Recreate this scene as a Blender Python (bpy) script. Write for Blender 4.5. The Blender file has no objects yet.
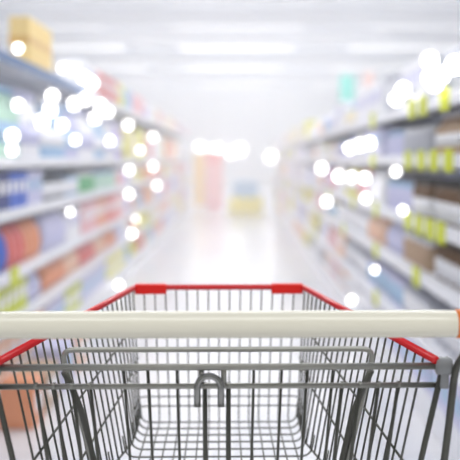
import bpy, bmesh, math, random
from mathutils import Vector, Matrix
random.seed(7)
S = bpy.context.scene
COL = S.collection
PI = math.pi
H = 1.18            # camera height
FPX = 900.0         # focal length in pixels of the 460 px frame

# ------------------------------------------------------------------ materials
def rgb(r, g, b):
    def f(c):
        c /= 255.0
        return c/12.92 if c <= .04045 else ((c+.055)/1.055)**2.4
    return (f(r), f(g), f(b), 1)

def mat(name, col, rough=.5, metal=0, emit=0, noise=0, scale=40, coat=0, spec=.5):
    m = bpy.data.materials.new(name); m.use_nodes = True
    nt = m.node_tree; b = nt.nodes['Principled BSDF']
    b.inputs['Base Color'].default_value = col
    b.inputs['Roughness'].default_value = rough
    b.inputs['Metallic'].default_value = metal
    b.inputs['Specular IOR Level'].default_value = spec
    if coat: b.inputs['Coat Weight'].default_value = coat
    if emit:
        b.inputs['Emission Color'].default_value = col
        b.inputs['Emission Strength'].default_value = emit
    if noise:
        tc = nt.nodes.new('ShaderNodeTexCoord'); n = nt.nodes.new('ShaderNodeTexNoise')
        n.inputs['Scale'].default_value = scale; n.inputs['Detail'].default_value = 4
        mx = nt.nodes.new('ShaderNodeMix'); mx.data_type = 'RGBA'
        mx.inputs['A'].default_value = [c*(1-noise) for c in col[:3]]+[1]
        mx.inputs['B'].default_value = [min(1, c*(1+noise)) for c in col[:3]]+[1]
        nt.links.new(tc.outputs['Object'], n.inputs['Vector'])
        nt.links.new(n.outputs['Fac'], mx.inputs['Factor'])
        nt.links.new(mx.outputs['Result'], b.inputs['Base Color'])
    return m

M = dict(
    steel=mat('zinc_steel', rgb(165,164,155), .38, .75, noise=.12, scale=60),
    wire=mat('basket_wire_steel', rgb(92,92,84), .45, .6, noise=.1, scale=60),
    hook=mat('hook_steel', rgb(150,150,145), .22, .95),
    handle=mat('ivory_plastic', rgb(238,233,212), .26, 0, noise=.02, scale=8, coat=.3),
    red=mat('red_plastic', rgb(222,24,30), .3, 0, noise=.05, scale=20, coat=.2),
    clip=mat('bright_red_plastic', rgb(242,30,22), .4, 0, noise=.04, scale=20),
    orange=mat('orange_plastic', rgb(226,120,40), .4, 0, noise=.05),
    greyp=mat('grey_plastic', rgb(150,152,152), .4, 0, noise=.1, scale=30),
    black=mat('black_rubber', rgb(35,35,36), .6, 0, noise=.1),
    dark=mat('dark_plastic', rgb(70,66,62), .5, 0, noise=.1),
    shelf=mat('white_shelf_enamel', rgb(240,241,246), .4, 0, noise=.02),
    back=mat('shelf_back_panel', rgb(214,218,230), .6, 0, noise=.04),
    navyrail=mat('blue_grey_fascia', rgb(92,118,160), .5, 0, noise=.05),
    tag=mat('yellow_tag', rgb(214,222,24), .6, 0, noise=.03),
    lamp=mat('lamp_and_highlight_glow', (1,.98,.96,1), .3, 0, emit=6.5),
    tube=mat('lamp_diffuser', (1,1,1,1), .4, 0, emit=2.0),
    alu=mat('lamp_housing', rgb(200,204,210), .5, .2, noise=.04),
    teal=mat('teal_sign_board', rgb(90,226,206), .6, 0, noise=.04),
    salmon=mat('salmon_sign_board', rgb(240,190,176), .6, 0, noise=.04),
    white=mat('white_paint', rgb(244,244,247), .6, 0, noise=.02),
    cream=mat('card_cream', rgb(245,240,225), .6, 0, noise=.03),
)

def floor_mat():
    m = mat('polished_floor_tiles', rgb(226,226,230), .22)
    nt = m.node_tree; b = nt.nodes['Principled BSDF']
    tc = nt.nodes.new('ShaderNodeTexCoord'); br = nt.nodes.new('ShaderNodeTexBrick')
    br.offset = 0; br.inputs['Scale'].default_value = 1
    br.inputs['Brick Width'].default_value = .6; br.inputs['Row Height'].default_value = .6
    br.inputs['Mortar Size'].default_value = .004
    br.inputs['Color1'].default_value = rgb(232,231,233); br.inputs['Color2'].default_value = rgb(222,223,229)
    br.inputs['Mortar'].default_value = rgb(185,186,192)
    nt.links.new(tc.outputs['Object'], br.inputs['Vector'])
    nt.links.new(br.outputs['Color'], b.inputs['Base Color'])
    return m
def ceil_mat():
    m = mat('ceiling_sheeting', rgb(222,224,230), .7)
    nt = m.node_tree; b = nt.nodes['Principled BSDF']
    tc = nt.nodes.new('ShaderNodeTexCoord'); w = nt.nodes.new('ShaderNodeTexWave')
    w.bands_direction = 'Y'; w.inputs['Scale'].default_value = 1.2; w.inputs['Distortion'].default_value = 0
    r = nt.nodes.new('ShaderNodeValToRGB')
    r.color_ramp.elements[0].color = rgb(186,194,208); r.color_ramp.elements[1].color = rgb(228,233,242)
    nt.links.new(tc.outputs['Object'], w.inputs['Vector'])
    nt.links.new(w.outputs['Fac'], r.inputs['Fac']); nt.links.new(r.outputs['Color'], b.inputs['Base Color'])
    return m

# ------------------------------------------------------------------ helpers
def link(name, bm, m, parent=None, smooth=False):
    me = bpy.data.meshes.new(name); bmesh.ops.recalc_face_normals(bm, faces=bm.faces)
    if smooth:
        for f in bm.faces: f.smooth = True
    bm.to_mesh(me); bm.free(); me.materials.append(m)
    o = bpy.data.objects.new(name, me); COL.objects.link(o)
    if parent: o.parent = parent
    return o

def empty(name, loc, rz=0):
    o = bpy.data.objects.new(name, None); COL.objects.link(o)
    o.location = loc; o.rotation_euler = (0, 0, rz); o.empty_display_size = .1
    return o

def tag(o, label, cat, group=None):
    o['label'] = label; o['category'] = cat
    if group: o['group'] = group
    return o
def struct(o): o['kind'] = 'structure'; return o

def box(bm, x0, x1, y0, y1, z0, z1, bev=0):
    r = bmesh.ops.create_cube(bm, size=1)
    vs = r['verts']
    for v in vs:
        v.co = Vector(((x0+x1)/2+v.co.x*(x1-x0), (y0+y1)/2+v.co.y*(y1-y0), (z0+z1)/2+v.co.z*(z1-z0)))
    if bev:
        es = {e for v in vs for e in v.link_edges}
        bmesh.ops.bevel(bm, geom=list(es), offset=bev, segments=2, profile=.6, affect='EDGES')
    return bm

def round_path(pts, rad, seg=5, closed=False):
    """replace each inner corner of a polyline by an arc"""
    pts = [Vector(p) for p in pts]; out = []
    n = len(pts)
    for i, p in enumerate(pts):
        if not closed and i in (0, n-1): out.append(p); continue
        a = pts[(i-1) % n]; b = pts[(i+1) % n]
        r = rad[i] if isinstance(rad, (list, tuple)) else rad
        da = (a-p); db = (b-p); r = min(r, da.length*.49, db.length*.49)
        pa = p+da.normalized()*r; pb = p+db.normalized()*r
        for k in range(seg+1):
            t = k/seg
            out.append(pa*(1-t)**2+p*2*t*(1-t)+pb*t*t)
    return out

def tube(bm, pts, r, n=8, closed=False, caps=True, flat=None):
    """swept round bar; flat=(w,h) sweeps an elliptical strap instead"""
    pts = [Vector(p) for p in pts]
    q = [pts[0]]
    for p in pts[1:]:
        if (p-q[-1]).length > 1e-5: q.append(p)
    pts = q; N = len(pts); rings = []
    t0 = (pts[1]-pts[0]).normalized()
    up = Vector((0, 0, 1)) if abs(t0.z) < .9 else Vector((0, 1, 0))
    nrm = (up-t0*up.dot(t0)).normalized()
    for i, p in enumerate(pts):
        if closed: t = (pts[(i+1) % N]-pts[i-1]).normalized()
        elif i == 0: t = (pts[1]-p).normalized()
        elif i == N-1: t = (p-pts[i-1]).normalized()
        else: t = ((pts[i+1]-p).normalized()+(p-pts[i-1]).normalized()).normalized()
        nrm = (nrm-t*nrm.dot(t)).normalized(); bi = t.cross(nrm)
        rr = r[i] if isinstance(r, (list, tuple)) else r
        a_, b_ = (rr, rr) if not flat else flat
        rings.append([bm.verts.new(p+nrm*math.cos(2*PI*k/n)*a_+bi*math.sin(2*PI*k/n)*b_) for k in range(n)])
    for i in range(N if closed else N-1):
        A = rings[i]; B = rings[(i+1) % N]
        for k in range(n): bm.faces.new((A[k], A[(k+1) % n], B[(k+1) % n], B[k]))
    if caps and not closed:
        bm.faces.new(rings[0][::-1]); bm.faces.new(rings[-1])
    return bm

def lathe(bm, prof, n=16, c=(0, 0, 0), axis='Z'):
    rings = []
    for r, h in prof:
        ring = []
        for k in range(n):
            a = 2*PI*k/n; u, v = r*math.cos(a), r*math.sin(a)
            p = (u, v, h) if axis == 'Z' else ((h, u, v) if axis == 'X' else (u, h, v))
            ring.append(bm.verts.new((p[0]+c[0], p[1]+c[1], p[2]+c[2])))
        rings.append(ring)
    for A, B in zip(rings, rings[1:]):
        for k in range(n): bm.faces.new((A[k], A[(k+1) % n], B[(k+1) % n], B[k]))
    bm.faces.new(rings[0][::-1]); bm.faces.new(rings[-1])
    return bm

def BM(): return bmesh.new()

# ================================================================== THE CART
cart = empty('shopping_cart', (-.0277, 1.35, 0), math.radians(1.02))
tag(cart, 'wire shopping cart with ivory push handle and red basket rim in the aisle', 'shopping cart')
def L(x, d, z): return Vector((x, d-1.35, z))
DF, DR = 1.65, 1.10
ZF, ZR, ZB = .947, .936, .700
def u_(d): return (DF-d)/(DF-DR)
def ht(d): return .154+(.2626-.154)*u_(d)
def zt(d): return ZF+(ZR-ZF)*u_(d)
def hb(d): return .142+.17*max(0, 1.5-d)
def side(sg, d, s):
    return L(sg*(hb(d)+(ht(d)-hb(d))*s), d, ZB+(zt(d)-ZB)*s)

# red rim: one bar bent around both sides and the front
rim = BM()
pts = round_path([L(-.2655, 1.094, ZR), side(-1, DF, 1), side(1, DF, 1), L(.2655, 1.094, ZR)], .012)
tube(rim, pts, .0052, 10)
rim_o = link('basket_rim', rim, M['red'], cart, True); rim_o['label'] = 'red coated rim bar'
for sg in (-1, 1):
    b = BM()
    x0 = .154*sg; x1 = (.154-.058)*sg
    box(b, min(x0, x1), max(x0, x1), DF-1.35-.008, DF-1.35+.009, ZF-.012, ZF+.0065, .003)
    c = link('corner_clip', b, M['clip'], cart); c['label'] = 'bright red plastic corner clip'

# front panel: uprights bent into the floor wires, four cross wires
fr = BM(); fl = BM()
RW = .00135
for k in range(-7, 8):
    x = k*.01965
    xb = x*(.142/.154)
    tube(fr, [L(x, DF, ZF), L(xb, DF, ZB+.012)], RW, 6)
    tube(fl, round_path([L(xb, DF, ZB+.013), L(xb, DF-.004, ZB), L(xb*1.02, 1.20, ZB)], .008), RW, 6)
for s in (.12, .19, .40, .76):
    tube(fr, round_path([side(-1, DF-.03, s), side(-1, DF, s), side(1, DF, s), side(1, DF-.03, s)], .016), RW, 6)
link('front_panel', fr, M['wire'], cart, True)
d = DF-.001
while d > 1.17:
    top = .14
    tube(fl, round_path([side(-1, d, top), side(-1, d, 0), side(1, d, 0), side(1, d, top)], .024, 6), RW*1.05, 6)
    d -= .0385
link('basket_floor', fl, M['wire'], cart, True)
for sg in (-1, 1):
    b = BM()
    d = DF-.012
    while d > DR+.01:
        tube(b, [side(sg, d, 1), side(sg, d, .04)], .00155, 6)
        d -= .0245
    for z0 in (.888, .818):
        pp = []
        for d in (DF, 1.5, 1.4, 1.3, 1.2, DR+.01):
            z = z0-.155*(DF-d); pp.append(side(sg, d, (z-ZB)/(zt(d)-ZB)))
        tube(b, pp, .0017, 6)
    for s in (.12, .19):
        tube(b, [side(sg, DF-.03, s), side(sg, DF-.09, s)], .0014, 6)
    tube(b, [side(sg, DF-.04, 0.04), side(sg, 1.5, 0.04), side(sg, 1.4, 0.04), side(sg, DR+.02, 0.04)], .0018, 8)
    # heavy rear edge bar of the basket side
    tube(b, [L(sg*.2745, DR-.004, .925), L(sg*.2535, DR+.02, .805), L(sg*.232, DR+.045, ZB), L(sg*.21, DR+.05, .66)], .0038, 8)
    link('side_panel', b, M['wire'], cart, True)

# rear gate
g = BM()
dR1, zR1, dR2, zR2 = 1.10, .9272, 1.106, .9024
gate = BM()
tube(gate, [L(-.279, dR1, zR1), L(.276, dR1, zR1)], .0043, 12)
tube(gate, [L(-.279, dR2, zR2), L(.272, dR2, zR2)], .0036, 12)
gate_o = link('rear_gate', gate, M['steel'], cart, True)
def gw(bm, x, z0, r, fan=.91, back=0):
    zz = ZB+.004
    d0 = dR2+.004+back
    tube(bm, [L(x, d0+.24*(zR2-z0), z0), L(x*(1+(fan-1)*.5), d0+.024, .80), L(x*fan, d0+.049, zz)], r, 8)
gb = BM()
for x in (-.2236, -.2015, -.1794, -.1573, .1533, .1754, .1988, .2233):
    gw(gb, x, zR2+.0035, .0024)
for x in (-.1156, -.0861, -.0505, .0441, .0785, .110, .1417):
    gw(gb, x, zR1, .0018)
for x in (-.0161, .0128):
    gw(gb, x, zR2+.003, .0030, 1.0)
tube(gb, [L(-.21, dR2+.053, ZB+.006), L(.21, dR2+.053, ZB+.006)], .003, 8)
tube(gb, [L(-.232, dR2+.03, .79), L(-.2, dR2+.031, .787), L(.2, dR2+.031, .787), L(.232, dR2+.03, .79)], .0001, 6)
link('gate_wires', gb, M['wire'], gate_o, True)
for x in (-.2236, -.2015, -.1794, -.1573, .1533, .1754, .1988, .2233, -.0161, .0128):
    wd = BM(); lathe(wd, [(.0005, -.0016), (.0021, -.0010), (.0026, .0004), (.0022, .0018)], 8, L(x, dR2-.0036, zR2+.001), 'Y')
    link('weld_spot', wd, M['steel'], gate_o, True)
# lugs between the two rods, then the hook
for x in (-.0205, .0070):
    lg = BM(); tube(lg, [L(x, dR1+.001, zR1-.002), L(x, dR2-.001, zR2+.001)], .0036, 8)
    link('lug', lg, M['steel'], gate_o, True)
hk = BM()
hx, hr = -.0108, .0145
p = [L(hx-hr, dR2-.010, .8800)]
for k in range(13):
    a = PI-PI*k/12
    p.append(L(hx+hr*math.cos(a), dR2-.010, .9025+hr*math.sin(a)))
p.append(L(hx+hr, dR2-.010, .8800))
tube(hk, p, .0040, 12)
tube(hk, [L(hx-.009, dR2-.010, .914), L(hx-.009, dR1+.001, .924)], .003, 8)
h = link('hook', hk, M['hook'], gate_o, True); h['label'] = 'polished steel U-shaped hook'

# folded child seat frame
cs = BM()
zc, dc = .936, 1.16
pp = round_path([L(-.160, 1.225, .74), L(-.1705, 1.20, .79), L(-.190, 1.170, .885), L(-.2015, dc, zc), L(.2015, dc, zc),
                 L(.192, 1.170, .885), L(.176, 1.20, .79), L(.166, 1.225, .74)], [0, .02, .02, .016, .016, .02, .02, 0])
tube(cs, pp, .0036, 10)
seat_o = link('child_seat_frame', cs, M['steel'], cart, True)
for sg in (-1, 1):
    b = BM()
    tube(b, [L(sg*.1965, 1.155, .908), L(sg*.188, 1.164, .885), L(sg*.178, 1.178, .85), L(sg*.167, 1.204, .78), L(sg*.158, 1.226, .715)], .004, 10, flat=(.0035, .0065))
    link('seat_strap', b, M['wire'], seat_o, True)  # dark strap laid over the leg puts its shade into the colour
b = BM()
for k in range(-4, 5):
    x = k*.036
    tube(b, [L(x, 1.2265, .742), L(x*1.02, 1.25, .715)], .0016, 6)
tube(b, [L(-.160, 1.226, .741), L(.166, 1.226, .741)], .003, 8)
link('seat_wires', b, M['wire'], seat_o, True)

# handle
b = BM()
zh, dh = .9900, 1.04
prof = [(.0142, -.2790), (.0157, -.2765)]+[(.0157, -.2765+.553*k/8) for k in range(1, 9)]+[(.0142, .2790)]
lathe(b, prof, 40, L(0, dh, zh), 'X')
hd = link('handle', b, M['handle'], cart, True); hd['label'] = 'glossy ivory push handle'
for sg in (-1, 1):
    b = BM()
    lathe(b, [(.0155, sg*.2755), (.0168, sg*.277), (.0168, sg*.292), (.013, sg*.296)], 28, L(0, dh, zh), 'X')
    c = link('end_cap', b, M['orange'], hd, True); c['label'] = 'orange end cap'
    # curved bracket from the handle down to the basket corner
    b = BM()
    tube(b, round_path([L(sg*.2905, dh, zh), L(sg*.2915, dh+.012, zh-.035), L(sg*.2895, DR-.006, .925), L(sg*.284, DR, .86),
                        L(sg*.272, DR+.03, .70), L(sg*.248, DR+.07, .50), L(sg*.245, DR+.08, .20)], .02), .0046, 12)
    link('handle_post', b, M['wire'], cart, True)
    b = BM()
    lathe(b, [(.006, -.010), (.0105, -.008), (.0115, -.003), (.0105, .002), (.012, .006), (.009, .011)], 14, L(sg*.276, DR, zR1), 'X')
    box(b, sg*.277-.0055, sg*.277+.0055, DR-1.35-.007, DR-1.35+.007, .900, .925, .003)
    c = link('hinge_clip', b, M['greyp'], cart, True); c['label'] = 'grey plastic hinge clip'

# chassis and casters (below the frame edge)
b = BM()
tube(b, round_path([L(-.245, 1.17, .21), L(-.245, 1.13, .17), L(-.17, 1.72, .17), L(.17, 1.72, .17), L(.245, 1.13, .17), L(.245, 1.17, .21)], .04), .011, 12)
for dd in (1.2, 1.35, 1.5, 1.65):
    hw = .245-.075*(dd-1.13)/.59
    tube(b, [L(-hw, dd, .17), L(hw, dd, .17)], .004, 8)
for sg in (-1, 1):
    tube(b, round_path([L(sg*.2, 1.50, .168), L(sg*.17, 1.56, .40), L(sg*.135, 1.45, ZB-.006), L(sg*.20, 1.16, ZB-.006)], .05), .008, 10)
link('chassis', b, M['steel'], cart, True)
for x, dd in ((-.235, 1.17), (.235, 1.17), (-.165, 1.68), (.165, 1.68)):
    b = BM()
    lathe(b, [(.02, .14), (.02, .155), (.01, .16), (.01, .172)], 16, L(x, dd, 0))
    for s2 in (-1, 1): box(b, x+s2*.020-.003, x+s2*.020+.003, dd-1.35-.035, dd-1.35+.015, .045, .142, .001)
    c = link('caster', b, M['steel'], cart)
    b = BM()
    lathe(b, [(.052, -.014), (.0605, -.010), (.0605, .010), (.052, .014)], 28, L(x, dd-.02, .0605), 'X')
    link('wheel', b, M['black'], c)

# ================================================================== THE HALL
def plane_box(name, x0, x1, y0, y1, z0, z1, m):
    b = BM(); box(b, x0, x1, y0, y1, z0, z1); return struct(link(name, b, m))
CH = 4.6
plane_box('floor', -9, 9, -4, 50, -.1, 0, floor_mat())
plane_box('ceiling', -9, 9, -4, 50, CH, CH+.1, ceil_mat())
plane_box('wall_left', -9.1, -9, -4, 50, 0, CH, M['white'])
plane_box('wall_right', 9, 9.1, -4, 50, 0, CH, M['white'])
plane_box('wall_back', -9, 9, 50, 50.1, 0, CH, M['white'])
n = 0
for y in (17.5, 20.5, 24.0, 29.5, 36, 43):
    n += 1
    plane_box('trim_%d' % n, -9, 9, y, y+.35, CH-.34, CH-.002, M['white'])

# ceiling lights across the hall
def ceiling_light(y, x, ordn, side_word):
    e = empty('ceiling_light', (x, y, CH))
    tag(e, 'long white ceiling light, %s row from the front, %s of the hall' % (ordn, side_word), 'ceiling light', 'fluorescent ceiling lights across the hall')
    b = BM(); box(b, -1.7, 1.7, -.13, .13, -.09, -.001, .01); link('housing', b, M['alu'], e)
    b = BM(); box(b, -1.65, 1.65, -.10, .10, -.13, -.089, .01); link('diffuser', b, M['tube'], e)
ORD = ['first','second','third','fourth','fifth','sixth','seventh','eighth','ninth','tenth','eleventh','twelfth','thirteenth','fourteenth','fifteenth','sixteenth']
ly = [16, 19, 22.3, 26.6, 32.5, 40]
for i, y in enumerate(ly):
    for x, w in ((-5, 'left'), (0, 'middle'), (5, 'right')):
        ceiling_light(y, x, ORD[i], w)
def area(name, loc, sx, sy, power, rot=(0, 0, 0), col=(1, 1, 1)):
    l = bpy.data.lights.new(name, 'AREA'); l.shape = 'RECTANGLE'; l.size = sx; l.size_y = sy; l.energy = power; l.color = col
    o = bpy.data.objects.new(name, l); COL.objects.link(o); o.location = loc; o.rotation_euler = rot
    return o
for y, pw in ((-1, 110), (5, 165), (10, 170), (15, 160), (21, 170), (28, 190), (36, 200), (44, 200)):
    area('ceiling_lamp_light', (0, y, CH-.4), 7, .8, pw)

# ------------------------------------------------------------------ shelving
XL, XR = -1.10, .83
LEV = {'left': [.14, .40, .634, .937, 1.19, 1.69], 'right': [.14, .39, .67, .91, 1.20, 1.44]}
Y0, BAY, NB = 2.75, 1.25, 14
DEPTH = .36
def bay_things(sd):
    X = XL if sd == 'left' else XR; sg = -1 if sd == 'left' else 1
    lv = LEV[sd]; top = lv[-1]+(.02 if sd == 'left' else .22)
    root = None
    def mk():
        e = empty('shelving_unit', (X, Y0, 0))
        def bx(b, a0, a1, y0, y1, z0, z1, bev=0): box(b, min(sg*a0, sg*a1), max(sg*a0, sg*a1), y0, y1, z0, z1, bev)
        b = BM(); bx(b, .01, DEPTH, .003, BAY-.003, 0, lv[0], .004); link('base', b, M['shelf'], e)
        b = BM(); bx(b, DEPTH-.01, DEPTH+.01, .003, BAY-.003, lv[0], top); link('back_panel', b, M['back'], e)
        for yy in (.003, BAY-.033):
            b = BM(); bx(b, DEPTH-.04, DEPTH-.01, yy, yy+.03, lv[0], top, .003); link('upright', b, M['shelf'], e)
        for i, z in enumerate(lv[1:]):
            b = BM(); bx(b, .0, DEPTH-.01, .004, BAY-.004, z-.018, z, .003); o = link('shelf', b, M['shelf'], e)
            b = BM(); bx(b, -.012, .0, .004, BAY-.004, z-.048, z+.004, .003)
            last = sd == 'left' and i == len(lv)-2
            r = link('price_rail', b, M['navyrail'] if last else M['shelf'], o)
            if last: r['label'] = 'blue-grey rail'
        return e
    root = mk()
    for k in range(NB):
        if k == 0: e = root
        else:
            e = root.copy(); COL.objects.link(e); e.location = (X, Y0+k*BAY, 0)
            for ch in root.children:
                c = ch.copy(); COL.objects.link(c); c.parent = e
                for g2 in ch.children:
                    q = g2.copy(); COL.objects.link(q); q.parent = c
                    if sd == 'left' and k > 2 and 'label' in q:
                        if k == 3:
                            wm = q.data.copy(); wm.materials[0] = M['shelf']; bay_things.wm = wm
                        q.data = bay_things.wm; del q['label']
        tag(e, 'white shelving unit on the %s side of the aisle, %s from the cart' % (sd, ORD[k]), 'shelving unit', 'shelving units along the %s of the aisle' % sd)
bay_things('left'); bay_things('right')

# ------------------------------------------------------------------ goods
PAL = {'navy':(40,60,130),'blue':(50,100,205),'sky':(168,200,230),'charcoal':(74,80,92),'lavender':(206,206,236),'white':(244,244,248),
 'mint':(200,232,214),'green':(110,190,130),'orange':(236,156,112),'peach':(244,200,170),'red':(228,112,104),'pink':(240,184,190),
 'yellow':(232,226,60),'lime':(206,216,40),'brown':(112,80,48),'tan':(190,160,130),'grey':(190,192,202),'violet':(180,160,220),'cream':(244,234,206)}
GM = {k: mat('pack_'+k, rgb(*v), .4, 0, noise=.06, scale=14) for k, v in PAL.items()}
proto = {}
def proto_mesh(kind, colr, w, dp, h):
    """returns list of (part name, mesh) ; first is the body"""
    key = (kind, colr, round(w, 3), round(h, 3))
    if key in proto: return proto[key]
    out = []
    def fin(name, bm, m, sm=False):
        me = bpy.data.meshes.new(name); bmesh.ops.recalc_face_normals(bm, faces=bm.faces)
        if sm:
            for f in bm.faces: f.smooth = True
        bm.to_mesh(me); bm.free(); me.materials.append(m); out.append((name, me))
    r = w/2*.94
    b = BM()
    lab = GM['white'] if colr not in ('white', 'cream', 'mint', 'lavender') else GM['lavender' if colr == 'white' else 'sky']
    if kind == 'carton':
        box(b, -dp/2, dp/2, -w/2*.96, w/2*.96, 0, h, min(.006, w*.05)); fin('carton', b, GM[colr])
        b = BM(); box(b, -dp/2-.0012, dp/2+.0012, -w*.33, w*.33, h*.42, h*.76); fin('printed_panel', b, lab)
    elif kind == 'bottle':
        lathe(b, [(r*.9, 0), (r, .01), (r, h*.58), (r*.9, h*.66), (r*.45, h*.8), (r*.36, h*.9)], 16); fin('bottle', b, GM[colr], True)
        b = BM(); lathe(b, [(r*.42, h*.89), (r*.42, h*.985), (r*.36, h)], 14); fin('cap', b, lab, True)
        b = BM(); lathe(b, [(r*1.012, h*.2), (r*1.012, h*.5)], 16); fin('paper_band', b, lab, True)
    elif kind == 'jar':
        lathe(b, [(r*.88, 0), (r, .012), (r, h*.72), (r*.82, h*.84)], 16); fin('jar', b, GM[colr], True)
        b = BM(); lathe(b, [(r*.86, h*.83), (r*.88, h*.85), (r*.88, h*.98), (r*.8, h)], 16); fin('lid', b, M['dark'] if colr == 'brown' else lab, True)
        if colr == 'brown':
            b = BM(); lathe(b, [(r*1.012, .012), (r*1.012, h*.5)], 16); fin('paper_band', b, lab, True)
    elif kind == 'tin_can':
        lathe(b, [(r*.95, 0), (r, .004), (r, h-.004), (r*.95, h)], 16); fin('tin_can', b, GM[colr], True)
        b = BM(); lathe(b, [(r*1.012, h*.15), (r*1.012, h*.82)], 16); fin('paper_band', b, lab, True)
    elif kind == 'pouch':
        # pillow bag: flat sealed top, bulging belly
        rows = [(0, .9, .55), (.12, 1, .9), (.4, 1, 1), (.7, .98, .8), (.9, .96, .3), (1, .98, .06)]
        rings = []
        for t, a, c in rows:
            ring = []
            for k in range(12):
                an = 2*PI*k/12
                cx = math.copysign(abs(math.cos(an))**.7, math.cos(an)); cy = math.copysign(abs(math.sin(an))**.5, math.sin(an))
                ring.append(b.verts.new((dp/2*c*cx, w/2*.96*a*cy, h*t)))
            rings.append(ring)
        for A, B in zip(rings, rings[1:]):
            for k in range(12): b.faces.new((A[k], A[(k+1) % 12], B[(k+1) % 12], B[k]))
        b.faces.new(rings[0][::-1]); b.faces.new(rings[-1]); fin('pouch', b, GM[colr], True)
    elif kind == 'multipack':
        box(b, -dp/2, dp/2, -w/2*.97, w/2*.97, 0, h, .01); fin('multipack', b, GM[colr])
        b = BM(); box(b, -dp/2-.0015, dp/2+.0015, -w*.36, w*.36, h*.3, h*.7); fin('printed_panel', b, lab)
    proto[key] = out
    return out
NICE = {'carton':'carton','bottle':'bottle','jar':'jar','tin_can':'tin can','pouch':'pouch','multipack':'multipack'}
CATN = {'tin_can':'can','multipack':'pack'}
SH = ['bottom shelf','second lowest shelf','third lowest shelf','third highest shelf','second highest shelf','top shelf']
def place(kind, colr, w, dp, h, x, y, z, sd, bay, li):
    parts = proto_mesh(kind, colr, w, dp, h)
    o = bpy.data.objects.new(kind, parts[0][1]); COL.objects.link(o); o.location = (x, y, z)
    if bay < 5:
        for nm, me in parts[1:]:
            c = bpy.data.objects.new(nm, me); COL.objects.link(c); c.parent = o
    elif len(parts) > 1 and kind in ('jar', 'bottle'):
        c = bpy.data.objects.new(parts[1][0], parts[1][1]); COL.objects.link(c); c.parent = o
    lab = '%s %s on the %s, %s rack, %s unit from the cart' % (colr, NICE[kind], SH[li], sd, ORD[bay])
    tag(o, lab, CATN.get(kind, kind), '%s %ss, %s, %s rack, %s unit' % (colr, NICE[kind], SH[li], sd, ORD[bay]))
    return o
L_PLAN = {  # (bay index, level): [(kind, colour), ...] in order of distance
 (1,5):[], (1,4):[('bottle','mint'),('bottle','white')], (1,3):[('carton','navy'),('carton','blue'),('carton','lavender')],
 (1,2):[('pouch','blue'),('pouch','red'),('pouch','orange')], (1,1):[('carton','lime'),('carton','lime'),('pouch','lavender')],(1,0):[('multipack','peach')],
 (2,5):[], (2,4):[('bottle','sky'),('bottle','lavender')], (2,3):[('tin_can','charcoal'),('tin_can','sky')],
 (2,2):[('pouch','lavender'),('carton','white')], (2,1):[('pouch','orange'),('pouch','peach')], (2,0):[('multipack','lavender'),('multipack','lime')],
 (3,5):[('carton','white'),('carton','red')], (3,4):[('bottle','white'),('bottle','sky')], (3,3):[('jar','green'),('jar','mint')],
 (3,2):[('carton','pink'),('carton','orange')], (3,1):[('pouch','red'),('pouch','peach')], (3,0):[('multipack','lavender')],
 (4,5):[('carton','red'),('carton','yellow')], (4,4):[('bottle','white'),('bottle','violet')], (4,3):[('jar','mint'),('jar','pink')],
 (4,2):[('carton','red'),('carton','pink')], (4,1):[('pouch','orange'),('pouch','lavender')], (4,0):[('multipack','yellow')],
}
R_PLAN = {
 (0,5):[('pouch','grey')],(0,4):[('bottle','tan')],(0,3):[('jar','brown')],(0,2):[('jar','brown')],(0,1):[('tin_can','grey')],(0,0):[('multipack','lavender')],
 (1,5):[('carton','white'),('carton','grey')],(1,4):[('jar','grey'),('jar','lavender')],(1,3):[('jar','brown'),('jar','lavender'),('jar','lavender')],(1,2):[('jar','tan'),('pouch','lavender')],
 (1,1):[('tin_can','grey'),('tin_can','lavender')],(1,0):[('multipack','lavender')],
 (2,5):[('carton','white')],(2,4):[('carton','lavender'),('carton','grey')],(2,3):[('pouch','white'),('pouch','pink')],(2,2):[('pouch','peach'),('pouch','white')],
 (2,1):[('tin_can','lavender'),('tin_can','grey')],(2,0):[('multipack','grey')],
}
RL = ['pink','lavender','white','red','peach','violet','white','yellow','sky','cream','orange','pink']
RR = ['white','pink','lavender','cream','white','peach','grey','lavender','yellow','white']
for sd in ('left', 'right'):
    X = XL if sd == 'left' else XR; sg = -1 if sd == 'left' else 1
    lv = LEV[sd]; plan = L_PLAN if sd == 'left' else R_PLAN
    rnd = random.Random(11 if sd == 'left' else 12)
    for bay in range(NB):
        if sd == 'left' and bay == 0: continue
        for li, z in enumerate(lv):
            if li < 1 and bay > 8: pass
            gap = (lv[li+1]-z-.05) if li+1 < len(lv) else .24
            seq = plan.get((bay, li))
            if seq is None:
                pal = RL if sd == 'left' else RR
                kinds = ['carton', 'bottle', 'jar', 'pouch', 'tin_can'] if bay < 5 else (['carton', 'pouch', 'jar', 'bottle'] if bay < 7 else ['multipack', 'carton'])
                seq = [(rnd.choice(kinds), rnd.choice(pal)) for _ in range(2)]
            w = .125 if bay < 3 else (.17 if bay < 5 else (.30 if bay < 8 else .40))
            if li == 0: w = max(w, .2)
            if not seq: continue
            nn = int((BAY-.03)/w)
            yb = Y0+bay*BAY+.015+(BAY-.03-nn*w)/2
            for i in range(nn):
                kind, colr = seq[min(len(seq)-1, i*len(seq)//nn)]
                hmax = {'carton': .9, 'bottle': .93, 'jar': .72, 'pouch': .85, 'tin_can': .62, 'multipack': .85}[kind]
                hh = min(gap*hmax, {'bottle': .36, 'jar': .15, 'tin_can': .16}.get(kind, .34))
                if (kind, colr) == ('jar', 'brown'): hh = .185
                ww = w
                if kind in ('bottle', 'jar', 'tin_can'): ww = min(w*.96, .22)
                dp = min(.2, ww) if kind in ('carton', 'pouch', 'multipack') else ww
                xx = X+sg*(.02+dp/2)
                place(kind, colr, ww*.97, dp, hh, xx, yb+(i+.5)*w, z+.0005, sd, bay, li)

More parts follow.
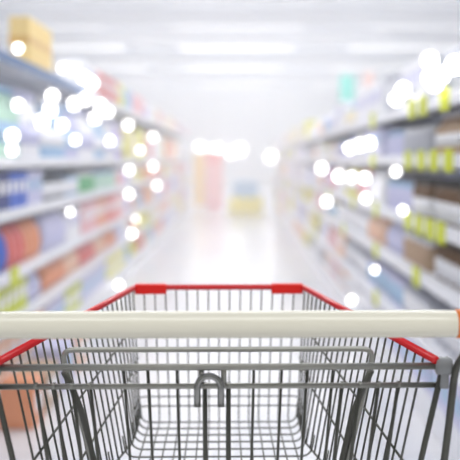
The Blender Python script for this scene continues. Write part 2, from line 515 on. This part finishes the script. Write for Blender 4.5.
# big yellow box on top of the left rack
yc = empty('carton', (XL-.075, 5.15, 1.6905)); tag(yc, 'large amber yellow carton standing on top of the left rack', 'carton')
b = BM(); box(b, -.055, .055, -.30, .30, 0, .265, .006); link('box_body', b, mat('amber_card', rgb(244,214,140), .6, noise=.04), yc)
b = BM(); box(b, -.056, .056, -.302, .302, .12, .16); link('tape_band', b, mat('amber_tape', rgb(222,176,90), .4, noise=.04), yc)

def px_left(px, py, off=.03):
    off = max(off, 0)
    X = XL+off; d = FPX*X/(px-237); return X, d, H-(py-160)/FPX*d
def px_right(px, py, off=.03):
    X = XR-off; d = FPX*X/(px-237); return X, d, H-(py-160)/FPX*d

# yellow price tags on the right rack rails
def nearest(z, lv): return min(range(1, len(lv)), key=lambda i: abs(lv[i]-z))
TAGW = .15
tg_me = None
seen = {}
tags_right = [(375,122),(415,103),(426,98),(448,87),(375,163),(411,157),(424,156),(437,155),(452,154),
              (411,213),(422,215),(433,217),(444,220),(378,208),(378,250),(419,268),(378,295),(355,186),(330,190),(345,230),(318,205),(316,222)]
WORD = {}
for px, py in tags_right:
    _, d, z = px_right(px, py, 0); li = nearest(z, LEV['right']); zz = LEV['right'][li]-.022
    if tg_me is None:
        b = BM(); box(b, -.004, 0, -TAGW/2, TAGW/2, -.045, .045, .002); tg_me = bpy.data.meshes.new('price_tag'); b.to_mesh(tg_me); b.free(); tg_me.materials.append(M['tag'])
    o = bpy.data.objects.new('price_tag', tg_me); COL.objects.link(o); o.location = (XR-.012, d, zz)
    k = int((d-Y0)//BAY)
    tag(o, 'bright yellow price tag on the rail of the %s, right rack, %s unit' % (SH[li], ORD[k]), 'price tag', 'yellow price tags, %s, right rack, %s unit' % (SH[li], ORD[k]))
for px, py in [(150,250),(152,262),(146,272),(176,215),(12,290)]:
    _, d, z = px_left(px, py, 0); li = nearest(z, LEV['left']); zz = LEV['left'][li]-.022
    o = bpy.data.objects.new('price_tag', tg_me); COL.objects.link(o); o.location = (XL+.0155, d, zz)
    k = int((d-Y0)//BAY)
    tag(o, 'bright yellow price tag on the rail of the %s, left rack, %s unit' % (SH[li], ORD[k]), 'price tag', 'yellow price tags, %s, left rack, %s unit' % (SH[li], ORD[k]))

# glowing globes added along the racks, standing in for highlights on packages
highlight_parts = None
def highlight_globe(x, d, z, sg, r, sd):
    global highlight_parts
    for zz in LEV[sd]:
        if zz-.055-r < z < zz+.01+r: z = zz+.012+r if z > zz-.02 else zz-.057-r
    e = empty('added_highlight', (x, d, z)); e.scale = (r/.03,)*3
    if highlight_parts is None:
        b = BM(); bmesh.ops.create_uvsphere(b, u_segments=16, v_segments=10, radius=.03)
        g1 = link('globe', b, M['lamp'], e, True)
        b = BM(); lathe(b, [(.012, -.062), (.012, -.035), (.02, -.027), (.02, -.02)], 12, (0, 0, 0), 'X'); a1 = link('globe_stem', b, M['alu'], e, True)
        highlight_parts = (g1, a1)
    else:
        for q in highlight_parts:
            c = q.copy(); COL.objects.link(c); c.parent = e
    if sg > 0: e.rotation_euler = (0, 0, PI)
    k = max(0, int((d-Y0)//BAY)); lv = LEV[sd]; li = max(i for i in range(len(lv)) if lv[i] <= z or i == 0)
    tag(e, 'added highlight globe at the %s, %s rack, %s unit from the cart' % (SH[li], sd, ORD[min(k, 15)]), 'lamp', 'added highlight globes, %s, %s rack, %s unit' % (SH[li], sd, ORD[min(k, 15)]))
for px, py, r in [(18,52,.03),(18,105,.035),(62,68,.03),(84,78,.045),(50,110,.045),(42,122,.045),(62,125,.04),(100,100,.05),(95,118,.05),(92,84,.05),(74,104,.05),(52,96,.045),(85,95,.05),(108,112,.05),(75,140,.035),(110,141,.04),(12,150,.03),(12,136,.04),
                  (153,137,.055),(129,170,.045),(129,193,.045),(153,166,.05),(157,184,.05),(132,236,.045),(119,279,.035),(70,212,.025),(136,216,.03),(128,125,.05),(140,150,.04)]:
    x, d, z = px_left(px, py, r*.7+.016); highlight_globe(x, d, z, -1, r*.7, 'left')
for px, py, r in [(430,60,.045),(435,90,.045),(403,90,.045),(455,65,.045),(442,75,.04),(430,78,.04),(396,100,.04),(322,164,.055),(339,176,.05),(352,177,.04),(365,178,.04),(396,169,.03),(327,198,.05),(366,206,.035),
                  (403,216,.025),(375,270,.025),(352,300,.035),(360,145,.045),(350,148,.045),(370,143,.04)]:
    x, d, z = px_right(px, py, r*.7+.016); highlight_globe(x, d, z, 1, r*.7, 'right')

# low cartons added before the left rack, standing in for floor reflections
for i, (colr, y, hh, ww, pos) in enumerate([('orange',4.02,.21,.18,'nearest the cart'),('tan',4.33,.19,.30,'behind the orange one'),('lavender',4.74,.22,.32,'between the tan and peach ones'),('peach',5.18,.20,.34,'behind the lavender one')]):
    ps = proto_mesh('multipack', colr, ww, .16, hh)
    o = bpy.data.objects.new('carton', ps[0][1]); COL.objects.link(o); o.location = (-.965, y, .0005)
    c = bpy.data.objects.new(ps[1][0], ps[1][1]); COL.objects.link(c); c.parent = o
    tag(o, '%s carton added for a floor reflection, left rack, %s' % (colr, pos), 'carton')

# ------------------------------------------------------------------ far end of the aisle
def far(px, d): return (px-237)/FPX*d
def zf(py, d): return H-(py-160)/FPX*d
# upright red and pink cabinet
D = 22
e = empty('display_cabinet', (far(214, D), D, 0)); tag(e, 'tall salmon pink display cabinet at the far end of the aisle', 'cabinet')
b = BM(); box(b, -.2, .2, 0, .4, 0, 1.40, .01); link('body', b, mat('salmon_cabinet', rgb(236,120,110), .5, noise=.05), e)
b = BM(); box(b, -.17, .17, -.02, 0, .12, 1.1, .005); link('door', b, mat('pale_door', rgb(240,170,165), .4, noise=.05), e)
e = empty('display_cabinet', (far(199, D), D, 0)); tag(e, 'narrow orange-yellow display stand left of the pink cabinet', 'display stand')
b = BM(); box(b, -.13, .13, 0, .4, .04, 1.34, .01); link('body', b, mat('amber_board', rgb(244,196,100), .5, noise=.05), e)
b = BM(); box(b, -.14, .14, -.02, .4, 0, .05, .005); link('plinth', b, M['shelf'], e)
D = 19.2
e = empty('promotion_bin', (far(246, D), D, 0)); tag(e, 'low bright yellow promotion bin on the floor at the aisle end', 'bin')
b = BM(); box(b, -.36, .36, 0, .5, .02, .38, .01); link('bin_body', b, mat('yellow_bin', rgb(250,232,20), .5, noise=.04), e)
b = BM(); box(b, -.34, .34, .02, .48, 0, .03); link('pallet', b, M['cream'], e)
b = BM(); box(b, -.27, .27, -.2, .2, 0, .36, .02)
o = link('carton', b, GM['sky']); o.location = (far(246, D), D+.25, .3805); tag(o, 'large pale blue carton standing on the yellow promotion bin', 'carton')
# lamps over the far counter: a glowing pendant row
D = 22.6
for i, (px, py, r) in enumerate([(200,147,.11),(216,151,.17),(231,153,.12),(240,150,.15),(271,157,.14)]):
    x, z = far(px, D), zf(py, D)
    e = empty('pendant_lamp', (x, D, z))
    b = BM(); bmesh.ops.create_uvsphere(b, u_segments=20, v_segments=12, radius=r*.85); link('globe', b, M['lamp'], e, True)
    b = BM(); tube(b, [(0, 0, r*.8), (0, 0, CH-z-.002)], .008, 8); link('cord', b, M['alu'], e, True)
    tag(e, 'glowing globe pendant lamp hanging at the aisle end, %s from the left' % ORD[i], 'pendant lamp', 'globe pendant lamps at the far end')
# hanging signs
for px, py, w, h, m, lab, d in [(347,92,.25,.58,M['teal'],'upright turquoise board hanging from the ceiling above the right rack',15.5),
                                (369,86,.16,.5,M['salmon'],'narrow pale salmon board hanging beside the turquoise one',15.7)]:
    e = empty('hanging_sign', (far(px, d), d, zf(py, d)-h/2)); tag(e, lab, 'sign')
    b = BM(); box(b, -w/2, w/2, -.015, .015, 0, h, .004); link('board', b, m, e)
    for s2 in (-1, 1):
        b = BM(); tube(b, [(s2*w*.35, 0, h-.005), (s2*w*.35, 0, CH-e.location.z-.002)], .003, 6); link('cord', b, M['alu'], e)
# tall objects on top of racks
def top_box(px0, px1, py0, py1, d, depth, m, name, lab, zbase):
    x0, x1 = far(px0, d), far(px1, d)
    b = BM(); box(b, x0, x1, 0, depth, 0, zf(py0, d)-zbase, .006)
    me_o = link(name, b, m); me_o.location = (0, d, zbase); tag(me_o, lab, 'box'); return me_o

# haze volume added to the hall for the white wash of overexposure glare
b = BM(); box(b, -8.9, 8.9, 3.0, 49.9, .002, CH-.002)
hm = bpy.data.materials.new('glare_haze'); hm.use_nodes = True; nt = hm.node_tree
nt.nodes.remove(nt.nodes['Principled BSDF'])
vs = nt.nodes.new('ShaderNodeVolumeScatter'); vs.inputs['Density'].default_value = .043; vs.inputs['Color'].default_value = (.972, .982, 1, 1)
nt.links.new(vs.outputs['Volume'], nt.nodes['Material Output'].inputs['Volume'])
hz = link('haze', b, hm); hz['kind'] = 'stuff'; tag(hz, 'thin white haze added for glare in the far hall', 'haze')
S.cycles.volume_bounces = 2

# ------------------------------------------------------------------ world and camera
w = bpy.data.worlds.new('hall_ambient_fill'); S.world = w; w.use_nodes = True
w.node_tree.nodes['Background'].inputs['Color'].default_value = (.97, .98, 1, 1)
w.node_tree.nodes['Background'].inputs['Strength'].default_value = .42  # even ambient fill added around the hall

cd = bpy.data.cameras.new('camera'); cam = bpy.data.objects.new('camera', cd); COL.objects.link(cam)
cam.location = (0, 0, H); cam.rotation_euler = (PI/2, 0, 0)
cd.sensor_width = 36; cd.lens = FPX/460*36
cd.shift_x = -7/460; cd.shift_y = -70/460
cd.clip_start = .05; cd.clip_end = 200
cd.dof.use_dof = True; cd.dof.focus_distance = 1.25
APER = .0190                      # aperture diameter, metres
cd.dof.aperture_fstop = (cd.lens/1000)/APER
S.camera = cam
S.view_settings.view_transform = 'Standard'; S.view_settings.look = 'None'
S.view_settings.gamma = 1; S.view_settings.use_curve_mapping = False
S.view_settings.exposure = 0.2
